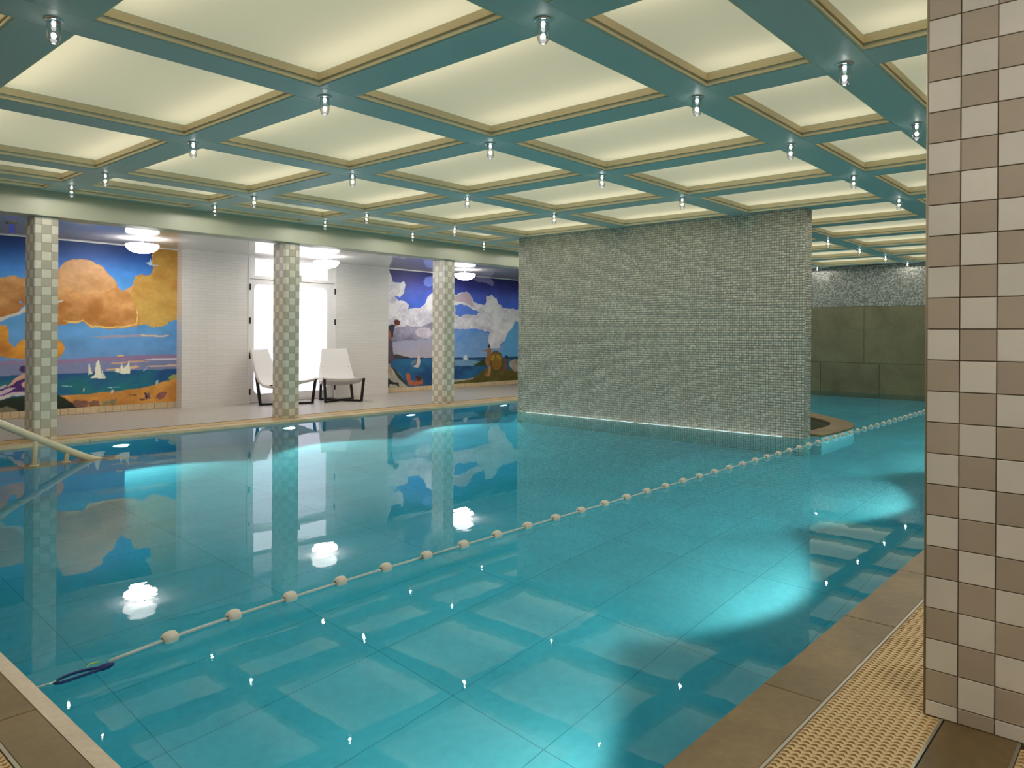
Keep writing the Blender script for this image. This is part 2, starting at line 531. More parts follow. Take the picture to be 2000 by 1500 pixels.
def mosaic_mesh(name, length, height, pitch, tilt, dark, light, seed):
    """small glass tiles on a wall: x along, z up, proud in -y; every tile tilted a hair on its own"""
    r = np.random.default_rng(seed)
    nx, nz_ = int(length / pitch), int(height / pitch)
    px, pz = length / nx, height / nz_
    gx, gz = np.meshgrid(np.arange(nx), np.arange(nz_), indexing='ij')
    cx = (gx.ravel() + .5) * px; cz = (gz.ravel() + .5) * pz
    n = cx.size
    s = 0.425 * pitch
    ax, az = r.normal(0, tilt, n), r.normal(0, tilt, n)
    V = np.zeros((n, 8, 3))
    for k, (sx, sz) in enumerate(((-1, -1), (1, -1), (1, 1), (-1, 1))):
        V[:, k, 0] = cx + sx * s; V[:, k, 2] = cz + sz * s
        V[:, k, 1] = -0.004 + ax * sx * s + az * sz * s
        V[:, k + 4, 0] = V[:, k, 0]; V[:, k + 4, 2] = V[:, k, 2]; V[:, k + 4, 1] = 0.0
    q = np.array([(0, 1, 2, 3), (1, 0, 4, 5), (2, 1, 5, 6), (3, 2, 6, 7), (0, 3, 7, 4)])
    Fc = (np.arange(n)[:, None, None] * 8 + q[None]).reshape(-1, 4)
    me = bpy.data.meshes.new(name)
    me.vertices.add(n * 8); me.loops.add(Fc.size); me.polygons.add(len(Fc))
    me.vertices.foreach_set('co', V.ravel())
    me.loops.foreach_set('vertex_index', Fc.ravel().astype(np.int32))
    me.polygons.foreach_set('loop_start', np.arange(0, Fc.size, 4, dtype=np.int32))
    me.polygons.foreach_set('loop_total', np.full(len(Fc), 4, dtype=np.int32))
    me.update(calc_edges=True)
    me.materials.append(M['mosaic'])
    k = r.random(n) ** 1.3
    c = np.array(dark)[None, :3] * (1 - k[:, None]) + np.array(light)[None, :3] * k[:, None]
    c = np.concatenate([c, np.ones((n, 1))], 1)
    attr = me.color_attributes.new('tint', 'FLOAT_COLOR', 'POINT')
    attr.data.foreach_set('color', np.repeat(c, 8, axis=0).ravel().astype(np.float32))
    return me


mb = MB(); mb.box(U1 - .012, U1, 0.99, 9.0, 1.79, 2.80)
mo = inst('mosaic_tiles', mosaic_mesh('mosaic_tiles', 8.0, 0.84, 0.0235, 0.020, srgb(128, 130, 122), srgb(206, 206, 200), 5), wall_far,
          (U1 - .016, 9.0, 1.79), (0, 0, -math.pi / 2))
tag(mo, 'silver grey mosaic band', kind='stuff')
mbk = mb.build('mosaic_bed', M['mosaic_grout'], wall_far)
pw = 1.18
slab_me = {}
for (z0, z1) in ((-0.10, 0.61), (0.616, 1.786)):
    b = MB(); b.cbox(-(pw - .006) / 2, (pw - .006) / 2, 0, z1 - z0, 0, 0.02, 0.002)
    slab_me[z0] = b.mesh('slate_panel', M['stone_olive'])
    for k in range(7):
        inst('slate_panel', slab_me[z0], wall_far, (U1, 1.30 + pw * (k + .5) + (0.3 if z0 > 0 else 0) - .3, z0), (math.pi / 2, 0, -math.pi / 2))

# ---- pool basin
f = MB(); f.box(U0 - .2, U1, V0 - .2, V1 + .2, -DEPTH - .12, -DEPTH - .0003)
pool_floor = tag(f.build('floor_pool', M['pool_joint']), 'pool floor of large pale stone slabs under water', 'pool floor', kind='structure')
TW, TH = 1.11, 0.56
b = MB(); b.box(-TW / 2 + .0022, TW / 2 - .0022, -TH / 2 + .0022, TH / 2 - .0022, -.004, 0)
pt = b.mesh('floor_tile', M['pool_tile'])
for i in range(-1, 15):
    for j in range(-2, 13):
        cx, cy = 1.395 + TW * (i + .5), 2.02 + TH * (j + .5)
        a0, a1 = max(cx - TW / 2, U0), min(cx + TW / 2, U1 - .02)
        b0, b1 = max(cy - TH / 2, V0), min(cy + TH / 2, V1)
        if a1 - a0 < .06 or b1 - b0 < .06: continue
        inst('floor_tile', pt, pool_floor, ((a0 + a1) / 2, (b0 + b1) / 2, -DEPTH), (0, 0, 0), ((a1 - a0) / TW, (b1 - b0) / TH, 1))
for nm, bx, lab in (('pool_wall_back', (U0, U1, V1, V1 + .18, -DEPTH, -.006), 'submerged tiled pool wall below the column row'),
                    ('pool_wall_right', (U0, U1, V0 - .18, V0, -DEPTH, -.006), 'submerged tiled pool wall below the brown kerb'),
                    ('pool_wall_left', (U0 - .18, U0, V0 - .18, V1 + .18, -DEPTH, -.006), 'submerged tiled pool wall below the pale lip')):
    b = MB(); b.box(*bx)
    tag(b.build(nm, M['pool_wall']), lab, 'pool wall', kind='structure')

# ---- kerbs, deck
def kerb(nm, lab, mat, along, a, c, lo, hi, z0, z1, step, first=0.0):
    root = tag(empty(nm, (0, 0, 0)), lab, 'kerb', kind='structure')
    s = a + first
    edges = [a] + [s + step * k for k in range(0, 60) if a + .05 < s + step * k < c - .05] + [c]
    for p, q in zip(edges[:-1], edges[1:]):
        b = MB()
        if along == 'x': b.cbox(p + .0015, q - .0015, lo, hi, z0, z1, .003)
        else: b.cbox(lo, hi, p + .0015, q - .0015, z0, z1, .003)
        b.build('kerb_slab', mat, root)
    return root


kerb('kerb_right', 'brown stone kerb along the pool beside the large near column', M['stone'], 'x', 0.50, U1, 0.812, V0 + .012, -.03, ZD, 0.80, 0.28)
kerb('kerb_left', 'brown stone kerb where the lane rope is hooked on', M['stone'], 'y', V0 + .012, V1, 0.618, 0.745, -.05, ZD, 0.47, 0.14)
lip = MB(); lip.prism([(0.7455, ZD), (0.80, ZD - .012), (0.80, -.03), (0.7455, -.03)], 'y', V0 + .0125, V1)
tag(lip.build('trim_3', M['stone_pale']), 'pale sloping stone lip along the short pool edge', 'pool lip', kind='structure')
kerb('kerb_back', 'tan stone kerb along the gallery side of the pool', M['stone_tan'], 'x', 0.50, U1, V1 - .012, 8.795, -.03, ZD, 0.80, 0.1)

fl = MB()
fl.box(-3.2, 0.395, 0.505, 11.31, -.10, ZD)
fl.box(-3.2, U1, 0.325, 0.505, -.10, ZD); fl.box(-3.2, U1, -2.6, 0.02, -.10, ZD)
fl.box(-3.2, 0.6, 0.02, 0.325, -.10, ZD); fl.box(2.51, U1, 0.02, 0.325, -.10, ZD); fl.box(0.6, 2.51, 0.02, 0.325, -.14, -.07)
fl.box(0.395, 0.618, 0.505, V1, -.14, -.07)          # drain channel bottoms
fl.box(0.395, U1, 0.505, 0.812, -.14, -.07)
tag(fl.build('floor', M['stone_dark']), 'dark brown stone floor around the near corner of the pool', 'floor', kind='structure')
fl = MB(); fl.box(0.395, U1, 9.085, 11.31, -.10, ZD); fl.box(0.395, U1, V1 + .18, 9.085, -.14, -.07)
tag(fl.build('floor_gallery', M['deck']), 'pale mosaic deck of the gallery under the white chairs', 'floor', kind='structure')

# ---- water
_x = [U0 - .002, 8.612, 8.828, U1 - .022]; _y = [V0 - .002, 3.162, 7.508, V1 + .002]
wb = MB(); wb.add([(x, y, 0) for x in _x for y in _y],
                  [(4 * i + j, 4 * i + 4 + j, 4 * i + 5 + j, 4 * i + 1 + j) for i in range(3) for j in range(3) if (i, j) != (1, 1)])
tag(wb.build('pool_water', M['water']), 'still turquoise pool water mirroring ceiling, door and murals', 'water', kind='stuff')

# ================================================================== drain gratings
PITCH = 0.021


def slat_geo(b, width, n_waves, seg, off=0.0, axis='y'):
    """one grating bar across the channel; scalloped edges leave crescent slots between bars"""
    n = n_waves * seg
    lo, hi = [], []
    for k in range(n + 1):
        x = width * k / n
        s = abs(math.sin(math.pi * k / seg))
        lo.append((off + PITCH * 0.76 * s, x)); hi.append((off + PITCH * (0.98 + 0.20 * s), x))
    m = n + 1
    vs = [(x, y, z) for z in (0.0, -.012) for row in (lo, hi) for x, y in row]
    if axis == 'x': vs = [(y, -x, z) for x, y, z in vs]
    fs = []
    for k in range(n):
        fs += [(k, m + k, m + k + 1, k + 1), (2 * m + k, k, k + 1, 2 * m + k + 1), (m + k, 3 * m + k, 3 * m + k + 1, m + k + 1)]
    b.add(vs, fs)


def no_recalc(b, name, mat):
    me = bpy.data.meshes.new(name); me.from_pydata(b.v, [], b.f); me.materials.append(mat); me.update()
    return me


b = MB(); slat_geo(b, 0.285, 12, 6); slat_r = no_recalc(b, 'slat', M['grate'])
g = tag(empty('drain_grating', (1.3, 0.66, ZD)), 'beige wavy slat drain grating between brown kerb and large chequered column', 'drain grating')
g.location = (0, 0, 0)
for (lo, hi) in ((0.803, 0.8115), (0.509, 0.5165)):
    b = MB(); b.box(0.63, U1 - .02, lo, hi, -.02, ZD + .001)
    b.build('steel_edge', M['steel'], g)
for k in range(294):
    inst('slat', slat_r, g, (1.25 + PITCH * k, 0.5175, ZD - .003))
b = MB()
for k in range(294, 720): slat_geo(b, 0.285, 12, 2, 1.25 + PITCH * k)
o = inst('slat_run', no_recalc(b, 'slat_run', M['grate']), g, (0, 0.5175, ZD - .003)); o['kind'] = 'stuff'

g = tag(empty('drain_grating', (0, 0, 0)), 'beige wavy slat drain grating ending at the foot of the large chequered column', 'drain grating')
for (lo, hi) in ((0.0205, 0.028), (0.316, 0.3245)):
    b = MB(); b.box(0.605, 2.505, lo, hi, -.02, ZD + .001)
    b.build('steel_edge', M['steel'], g)
for k in range(89):
    inst('slat', slat_r, g, (0.61 + PITCH * k, 0.0295, ZD - .003))
b = MB(); slat_geo(b, 0.20, 9, 6, axis='x'); slat_l = no_recalc(b, 'slat', M['grate'])
g = tag(empty('drain_grating', (0, 0, 0)), 'beige wavy slat drain grating along the kerb where the rope is hooked', 'drain grating')
for (lo, hi) in ((0.608, 0.6175), (0.396, 0.404)):
    b = MB(); b.box(lo, hi, V0 + .02, V1, -.02, ZD + .001)
    b.build('steel_edge', M['steel'], g)
for k in range(290):
    inst('slat', slat_l, g, (0.406, V0 + .05 + PITCH * (k + 1), ZD - .003))

b = MB()
for k in range(0, 640): slat_geo(b, 0.268, 11, 2, 2.0 + PITCH * k)
g = tag(empty('drain_grating', (0, 0, 0)), 'tan drain grating behind the tan kerb at the foot of the slim columns', 'drain grating')
o = inst('slat_run', no_recalc(b, 'slat_run', M['grate']), g, (0, 8.81, ZD - .003)); o['kind'] = 'stuff'
for (lo, hi) in ((8.7955, 8.805), (9.078, 9.0845)):
    bb = MB(); bb.box(0.42, U1 - .02, lo, hi, -.02, ZD + .001); bb.build('steel_edge', M['stone'], g)

# ================================================================== tiled columns
TP = 0.0924                                     # tile pitch


def tiled_column(label, x0, x1, y0, y1, z0, z1, wx, wy, mats, grout, zfirst, single, trim=None, name='tiled_column'):
    """core of grout with every tile its own piece; wx, wy = tile widths on the faces along x and y;
    faces named in single get one object a tile, the faces turned away are joined"""
    c = MB(); c.box(x0, x1, y0, y1, z0, z1)
    root = tag(c.build(name, grout), label, 'column')
    g_ = 0.0028
    cache = {}
    zs = [z0, z0 + zfirst]
    while zs[-1] + TP < z1 - .01: zs.append(zs[-1] + TP)
    zs.append(z1)
    hid = MB()
    def put(face, px, py, rz, wd, za, zb, m):
        if face not in single:
            b_ = MB(); b_.cbox(-(wd - g_) / 2, (wd - g_) / 2, -(zb - za - g_) / 2, (zb - za - g_) / 2, 0, 0.005, 0.0012)
            R_ = Matrix.Translation((px, py, (za + zb) / 2)) @ Matrix.Rotation(rz, 4, 'Z') @ Matrix.Rotation(math.pi / 2, 4, 'X')
            hid.cur = mats.index(m); hid.add([R_ @ Vector(p) for p in b_.v], b_.f)
            return
        key = (round(wd, 4), round(zb - za, 4), m.name)
        if key not in cache: cache[key] = wall_tile(wd - g_, zb - za - g_, 0.005, m, 0.0012)
        inst('tile', cache[key], root, (px, py, (za + zb) / 2), (math.pi / 2, 0, rz))
    for r in range(len(zs) - 1):
        za, zb = zs[r], zs[r + 1]
        for side in (0, 1):
            a = x0
            for k, wd in enumerate(wx):
                m = mats[(r + k + 1) % 2]
                put('y%d' % side, a + wd / 2, y0 if side == 0 else y1, 0 if side == 0 else math.pi, wd, za, zb, m); a += wd
            a = y0
            for k, wd in enumerate(wy):
                m = mats[(r + k + 1) % 2]
                put('x%d' % side, x0 if side == 0 else x1, a + wd / 2, -math.pi / 2 if side == 0 else math.pi / 2, wd, za, zb, m); a += wd
    hid.build('tiles_turned_away', list(mats), root)['kind'] = 'stuff'
    if trim:
        for (cx, cy) in ((x0, y0), (x1, y0), (x1, y1), (x0, y1)):
            t_ = MB(); t_.tube([(cx, cy, z0), (cx, cy, z1)], 0.0055, 8); t_.build('corner_trim', trim, root, True)
    return root


lo_, hi_ = M['tile_sand'], M['tile_ivory']
for cu, lab in zip(COLS_U, ('slim chequered tile column in front of the orange cloud mural',
                            'slim chequered tile column in front of the white double door',
                            'slim chequered tile column in front of the white cloud mural')):
    tiled_column(lab, cu, cu + .212, 8.865, 8.865 + .29, ZD - .02, 2.365, (.06, .092, .06), (.05, .095, .095, .05), (lo_, hi_), M['grout_pale'], 0.05, ('y0', 'x0'))
tiled_column('large chequered tile column in taupe and beige standing on the drain edge', 2.515, 2.515 + .37, 0.559 - 4 * .0925 + .007, 0.559, ZD, 2.365,
             (.0925,) * 4, (.0925, .0925, .0925, .0855), (M['tile_light'], M['tile_dark']), M['grout'], 0.045, ('x0', 'y1'), M['corner_trim'])

# ================================================================== mosaic partition in the pool
PX, PY0, PY1 = 8.62, 3.17, 7.50
c = MB(); c.box(PX, PX + .2, PY0, PY1, -DEPTH - .003, 2.70)
part_wall = tag(c.build('mosaic_partition', M['mosaic_grout']), 'tall silver grey mosaic partition wall standing in the pool', 'partition')
dk, lt = srgb(176, 174, 160), srgb(214, 212, 198)
o = inst('mosaic_tiles', mosaic_mesh('mosaic_tiles', PY1 - PY0, 2.70 + DEPTH, 0.030, 0.014, dk, lt, 1), part_wall, (PX, PY1, -DEPTH), (0, 0, -math.pi / 2)); o['kind'] = 'stuff'
o = inst('mosaic_tiles', mosaic_mesh('mosaic_tiles', 0.2, 2.70 + DEPTH, 0.0286, 0.014, dk, lt, 2), part_wall, (PX, PY0, -DEPTH), (0, 0, 0)); o['kind'] = 'stuff'
o = inst('mosaic_tiles', mosaic_mesh('mosaic_tiles', PY1 - PY0, 2.70 + DEPTH, 0.030, 0.014, dk, lt, 3), part_wall, (PX + .2, PY0, -DEPTH), (0, 0, math.pi / 2)); o['kind'] = 'stuff'
# two white light bars just under the surface
for a, c_, lab in ((5.42, 7.30, 'white submerged light bar on the mosaic wall farther from the lane rope'),
                   (3.42, 5.35, 'white submerged light bar on the mosaic wall nearer the lane rope')):
    r = tag(empty('light_bar', (PX - .035, (a + c_) / 2, -.03)), lab, 'light bar')
    h_ = (c_ - a) / 2
    b = MB(); b.tube([(0, -h_, 0), (0, h_, 0)], 0.009, 8); b.build('bar', M['led_bar'], r, True)
    for y in (-h_ + .05, 0, h_ - .05):
        b = MB(); b.tube([(0, y, 0), (.031, y, 0)], 0.006, 8); b.build('bracket', M['rail_white'], r, True)

# ================================================================== curved whirlpool basin behind the partition
outer = [(8.86, 3.06), (9.3, 3.03), (9.72, 3.03), (10.05, 3.07), (10.35, 3.17), (10.6, 3.33), (10.85, 3.56), (11.1, 3.8), (11.4, 4.08),
         (11.7, 4.45), (11.85, 4.9), (11.88, 5.35), (11.75, 5.85), (11.45, 6.3), (11.0, 6.7), (10.4, 7.0), (9.7, 7.15), (8.86, 7.2)]


def offset(poly, d):
    out = []
    for i, p in enumerate(poly):
        a = Vector(poly[max(i - 1, 0)]); b_ = Vector(poly[min(i + 1, len(poly) - 1)])
        t_ = (b_ - a).normalized(); n_ = Vector((-t_.y, t_.x))
        out.append((max(p[0] + n_.x * d, 8.86), p[1] + n_.y * d))
    return out


def ribbon(b, A, B, z0, z1):
    n = len(A)
    vs = [(x, y, z) for z in (z0, z1) for L_ in (A, B) for x, y in L_]
    fs = []
    for i in range(n - 1):
        fs += [(2 * n + i, 2 * n + i + 1, 3 * n + i + 1, 3 * n + i), (i, n + i, n + i + 1, i + 1),
               (i, i + 1, 2 * n + i + 1, 2 * n + i), (n + i, 3 * n + i, 3 * n + i + 1, n + i + 1)]
    fs += [(0, 2 * n, 3 * n, n), (n - 1, 2 * n - 1, 4 * n - 1, 3 * n - 1)]
    b.add(vs, fs)


inner = offset(outer, 0.26)
basin = tag(empty('whirlpool_basin', (9.8, 3.6, -DEPTH)), 'curved brown stone basin rim rising just above the water behind the partition', 'basin')
basin.location = (0, 0, 0)
b = MB(); ribbon(b, outer, inner, -DEPTH, -.012); b.build('basin_wall', M['pool_tile'], basin)
b = MB(); ribbon(b, offset(outer, -.012), offset(outer, .272), -.012, .022); b.build('rim', M['stone'], basin)
b = MB(); pl = offset(outer, .2); b.prism(pl, 'z', -.55, -.45); b.build('basin_floor', M['stone_dark'], basin)

# ================================================================== steps with low wall and handrail
b = MB()
SX = 2.84
for k in range(5):
    b.box(U0, 1.25 + k * .33, 7.52, V1, -.16 * (k + 1) - .16, -.16 * (k + 1))
steps = tag(b.build('pool_steps', M['pool_step']), 'submerged steps behind the low wall with the ivory handrail', 'steps', kind='structure')
b = MB(); b.box(U0, SX, 7.30, 7.52, -DEPTH, -.045)
lw_ = tag(b.build('low_wall', M['pool_step']), 'low submerged wall with brown stone cap beside the pool steps', 'wall')
b = MB(); b.cbox(U0, SX + .01, 7.285, 7.535, -.045, -.006, .004); b.build('cap', M['stone_tan'], lw_)

hr = tag(empty('handrail', (1.9, 7.42, 0)), 'ivory tubular handrail sloping down into the pool over the low wall', 'handrail')
hr.location = (0, 0, 0)
VY = 7.42
b = MB(); b.tube([(.62, VY, .90), (.80, VY, .92), (.93, VY, .885), (1.40, VY, .645), (1.878, VY, .385), (2.376, VY, .112), (2.55, VY, .022), (2.68, VY, -.03), (2.80, VY, -.045)], .032, 14)
b.build('rail', M['rail'], hr, True)
for (x, z) in ((2.15, .235), (2.40, .10), (1.2, .75)):
    b = MB(); b.tube([(x, VY, z), (x - .005, VY, z * .6), (x - .015, VY, -.005)], [.024, .02, .02], 10); po = b.build('post', M['rail'], hr, True)
    b = MB(); b.tube([(x - .015, VY, -.007), (x - .015, VY, .003)], .038, 14); b.build('flange', M['rail'], po, True)

# ================================================================== underwater floodlights
def floodlight(x, y, facing, power, label):
    root = tag(empty('underwater_floodlight', (x, y, -.5)), label, 'pool light', 'underwater floodlights')
    s = facing
    b = MB()
    n = 24
    prof = [(.105, 0), (.105, .012), (.092, .018), (.085, .014)]
    vs, fs = [], []
    for r, d in prof:
        for k in range(n):
            a = 2 * math.pi * k / n; vs.append((r * math.cos(a), s * d, r * math.sin(a)))
    for i in range(3):
        for k in range(n): fs.append((i * n + k, i * n + (k + 1) % n, (i + 1) * n + (k + 1) % n, (i + 1) * n + k))
    b.add(vs, fs); b.build('bezel', M['lens_ring'], root)
    b = MB(); b.add([(.086 * math.cos(2 * math.pi * k / n), s * .013, .086 * math.sin(2 * math.pi * k / n)) for k in range(n)], [tuple(range(n))])
    b.build('lens', M['lens'], root)
    ld = bpy.data.lights.new('floodlight_beam', 'SPOT')
    ld.energy = power; ld.color = (1.0, 0.84, 0.73)
    ld.spot_size = math.radians(106); ld.spot_blend = 0.22; ld.shadow_soft_size = 0.05
    lo = bpy.data.objects.new('floodlight_beam', ld)
    lo.location = (0, s * .05, 0)
    lo.rotation_euler = (math.pi / 2 if s > 0 else -math.pi / 2, 0, 0)
    link(lo, root)


NTH = ('first', 'second', 'third', 'fourth', 'fifth', 'sixth', 'seventh')
for k in range(7):
    floodlight(2.21 + 2.36 * k, V0, 1, SPOT_POWER, 'round underwater floodlight below the brown kerb, %s from the rope hook end' % NTH[k])
for k in range(7):
    floodlight(3.31 + 2.07 * k, V1, -1, SPOT_POWER_FAR, 'round underwater floodlight below the column row, %s from the handrail steps' % NTH[k])

# ================================================================== lane rope
lane = tag(empty('lane_rope', (0.8, 2.74, 0)), 'white lane rope strung with ivory floats across the pool', 'lane rope')
lane.location = (0, 0, 0)
def lane_y(u):
    return 2.915 - 0.13 * math.exp(-(u - 1.0) / 0.55)
b = MB(); us = list(np.arange(1.04, 2.6, .06)) + list(np.arange(2.6, 16.4, .27)) + [16.45]
b.tube([(u, lane_y(u), .007) for u in us], .0065, 8); b.build('rope', M['rope'], lane, True)
fm = MB()
prof = [(.010, -.028), (.018, -.027), (.0235, -.022), (.0265, -.012), (.0275, 0), (.0265, .012), (.0235, .022), (.018, .027), (.010, .028), (.007, .024)]
fm.lathe(prof, 18)
fme = fm.mesh('float', M['float'], True)
u = 1.268
while u < 16.3:
    d = math.atan2(lane_y(u + .05) - lane_y(u - .05), .1)
    inst('float', fme, lane, (u, lane_y(u), .008), (0, math.pi / 2, d))
    u += 0.272
# navy elastic loop hooked to the pool lip
b = MB()
P0, P1 = Vector((.852, 2.740, .012)), Vector((1.012, 2.742, .012))
loop = []
for k in range(33):
    a = 2 * math.pi * k / 32
    t_ = .5 - .5 * math.cos(a)
    w_ = .026 * math.sin(a) * (1.0 - .45 * t_)
    loop.append((P0.x + (P1.x - P0.x) * t_, P0.y + w_ + .012 * math.sin(math.pi * t_), .012))
b.tube(loop, .0052, 8, False); lp = b.build('elastic_loop', M['blue_cord'], lane, True)
b = MB(); b.lathe([(.003, -.03), (.008, -.024), (.0115, -.008), (.011, .01), (.006, .026), (.003, .03)], 12)
kn = b.build('knot', M['blue_cord'], lp, True); kn.location = (1.008, 2.743, .014); kn.rotation_euler = (0, math.pi / 2, .1)
b = MB(); b.tube([(.795, 2.738, .016), (.825, 2.739, .016), (.848, 2.742, .014), (.856, 2.740, .018)], .003, 8); b.build('steel_hook', M['chrome'], lp, True)
b = MB(); b.tube([(.975, 2.775, .006), (.97, 2.80, .008), (.978, 2.815, .008)], .0018, 6); tgs = b.build('tag_string', M['rope'], lane, True)
b = MB(); b.bar((.978, 2.815, .009), (1.012, 2.806, .011), .006, .003); b.build('tag', M['lime'], tgs)

# ================================================================== capsule lamps under the beam crossings
ring = MB(); ring.lathe([(.0, .0), (.040, .0), (.042, -.004), (.040, -.009), (.030, -.010), (.028, -.004), (.0, -.004)], 20)
ring_me = ring.mesh('mount_ring', M['chrome'], True)
gl_ = MB()
gl_.lathe([(.029, -.006), (.0295, -.05), (.029, -.085), (.0255, -.10), (.019, -.111), (.010, -.117), (.0008, -.119)], 20)
gl_me = gl_.mesh('glass_capsule', M['glass'], True)
bu = MB(); bu.lathe([(.001, -.010), (.008, -.012), (.010, -.020), (.009, -.029), (.004, -.036), (.0005, -.037)], 12)
bu_me = bu.mesh('bulb', M['bulb'], True)
di = MB(); di.lathe([(.0005, -.104), (.010, -.103), (.016, -.098), (.010, -.109), (.0005, -.112)], 14)  # bulb light refracted in the capsule end, put in as a weak glow
M['tip_glint'] = emit('painted_refraction_glow', (1, .97, .95, 1), .6)
di_me = di.mesh('tip_glint', M['tip_glint'], True)
for key in ('bulb', 'tip_glint', 'lens', 'blue_sign', 'led_bar'):
    M[key].cycles.emission_sampling = 'NONE'          # tiny glows; their lamps carry the light
for i, u in enumerate(GU):
    if u < -1: continue
    for j, v in enumerate(GV):
        if PX - .1 < u < PX + .3 and PY0 - .1 < v < PY1 + .1: continue
        nth = ('', 'first', 'second', 'third', 'fourth', 'fifth', 'sixth', 'seventh', 'eighth')
        d_ = round((u - 8.709) / 1.5)
        where = 'in line with partition' if d_ == 0 else '%s beam from partition towards %s' % (nth[abs(d_)], 'slate wall' if d_ > 0 else 'rope hook')
        r = tag(empty('ceiling_lamp', (u, v, ZB)), 'clear glass capsule lamp, %s row from column fascia, %s' % (nth[6 - j], where), 'lamp', 'capsule lamps at the beam crossings')
        inst('mount_ring', ring_me, r); inst('glass_capsule', gl_me, r); inst('bulb', bu_me, r); inst('tip_glint', di_me, r)
        ld = bpy.data.lights.new('lamp_light', 'SPOT'); ld.energy = LAMP_POWER; ld.color = (1.0, .93, .84); ld.shadow_soft_size = .012; ld.spot_size = math.radians(179); ld.spot_blend = .12
        lo = bpy.data.objects.new('lamp_light', ld); lo.location = (0, 0, -.055); link(lo, r)

# ================================================================== gallery: bowl lamps, slot diffuser, small sign; added walkway bowls
for (u, lv, lab) in ((4.214, 10.3, 'white opal bowl lamp over the gallery before the orange cloud mural'),
                 (7.10, 10.3, 'white opal bowl lamp over the gallery before the double door'),
                 (10.26, 10.3, 'white opal bowl lamp over the gallery before the white cloud mural'),
                     (1.30, -0.55, 'added unseen white opal bowl lamp over the walkway before the large chequered column'),  # walkway bowls, out of view, added to brighten the near column
                     (4.20, -1.0, 'added unseen white opal bowl lamp over the walkway behind the large chequered column'),
                     (7.30, -1.0, 'added unseen white opal bowl lamp over the walkway abreast of the mosaic partition')):
    r = tag(empty('bowl_lamp', (u, lv, ZG)), lab, 'lamp')
    b = MB(); b.lathe([(.0, .0), (.055, .0), (.055, -.012), (.0, -.014)], 20); b.build('canopy', M['chrome'], r, True)
    b = MB(); b.tube([(0, 0, -.01), (0, 0, -.085)], .008, 10); b.build('stem', M['chrome'], r, True)
    b = MB(); b.lathe([(.0, -.082), (.195, -.080), (.205, -.088), (.198, -.115), (.175, -.148), (.135, -.176), (.075, -.194), (.0, -.20)], 32); b.build('bowl', M['bowl'], r, True)
for (x0, x1, y, lab) in ((3.45, 5.0, 9.30, 'dark slot air diffuser in the gallery ceiling behind the fascia'),):
    r = tag(empty('slot_diffuser', ((x0 + x1) / 2, y, ZG)), lab, 'air vent')
    h_ = (x1 - x0) / 2
    b = MB(); b.box(-h_, h_, -.02, .02, -.002, 0); b.build('slot', M['diffuser'], r)
    b = MB()
    for s in (-1, 1): b.box(-h_ - .008, h_ + .008, s * .024 - .004, s * .024 + .004, -.005, 0)
    b.build('rim', M['steel'], r)
tr_ = MB(); tr_.box(1.25, 5.13, 11.27, 11.30, ZG - .012, ZG); tag(tr_.build('trim_4', M['white_paint']), 'thin white ceiling trim above the orange cloud mural', 'trim', kind='structure')
tr_ = MB(); tr_.box(9.05, 13.6, 11.27, 11.30, ZG - .012, ZG); tag(tr_.build('trim_5', M['white_paint']), 'thin white ceiling trim above the white cloud mural', 'trim', kind='structure')
r = tag(empty('hanging_sign', (2.641, 10.0, ZG)), 'small blue glowing sign box hanging from the gallery ceiling', 'sign')
b = MB(); b.box(-.05, .05, -.045, .045, -.02, 0); b.build('ceiling_plate', M['steel'], r)
b = MB(); b.box(-.022, .022, -.012, .012, -.125, -.02); b.build('box', M['blue_sign'], r)
b = MB(); b.box(-.03, .03, -.018, .018, -.133, -.125); b.build('foot_rail', M['steel'], r)

# ================================================================== double door
door = tag(empty('door_1', ((DX0 + DX1) / 2, VBK, ZD)), 'white double door with backlit frosted panes and transom lights', 'door', kind='structure')
door.location = (0, 0, 0)
VD = VBK + .03


def rrect(x0, x1, z0, z1, r, n=6):
    pts = []
    for cx, cz, a0 in ((x1 - r, z0 + r, -90), (x1 - r, z1 - r, 0), (x0 + r, z1 - r, 90), (x0 + r, z0 + r, 180)):
        for k in range(n + 1):
            a = math.radians(a0 + 90 * k / n)
            pts.append((cx + r * math.cos(a), cz + r * math.sin(a)))
    return pts


def holed_panel(x0, x1, z0, z1, hole, y0, y1):
    """rectangular leaf with a rounded opening: the rim is bridged between hole and edge"""
    b = MB(); n = len(hole)
    cx, cz = (x0 + x1) / 2, (z0 + z1) / 2
    rim = []
    hx0, hx1 = min(p[0] for p in hole), max(p[0] for p in hole); hz0, hz1 = min(p[1] for p in hole), max(p[1] for p in hole)
    for (x, z) in hole:
        # project outwards to the rectangle
        fx = (x - (hx0 + hx1) / 2) / ((hx1 - hx0) / 2); fz = (z - (hz0 + hz1) / 2) / ((hz1 - hz0) / 2)
        m = max(abs(fx), abs(fz)); fx /= m; fz /= m
        rim.append((cx + fx * (x1 - x0) / 2, cz + fz * (z1 - z0) / 2))
    vs = [(x, y0, z) for x, z in hole] + [(x, y0, z) for x, z in rim] + [(x, y1, z) for x, z in hole] + [(x, y1, z) for x, z in rim]
    fs = []
    for k in range(n):
        k2 = (k + 1) % n
        fs += [(k, k2, n + k2, n + k), (2 * n + k, 3 * n + k, 3 * n + k2, 2 * n + k2), (k, 2 * n + k, 2 * n + k2, k2), (n + k, n + k2, 3 * n + k2, 3 * n + k)]
    b.add(vs, fs)
    return b


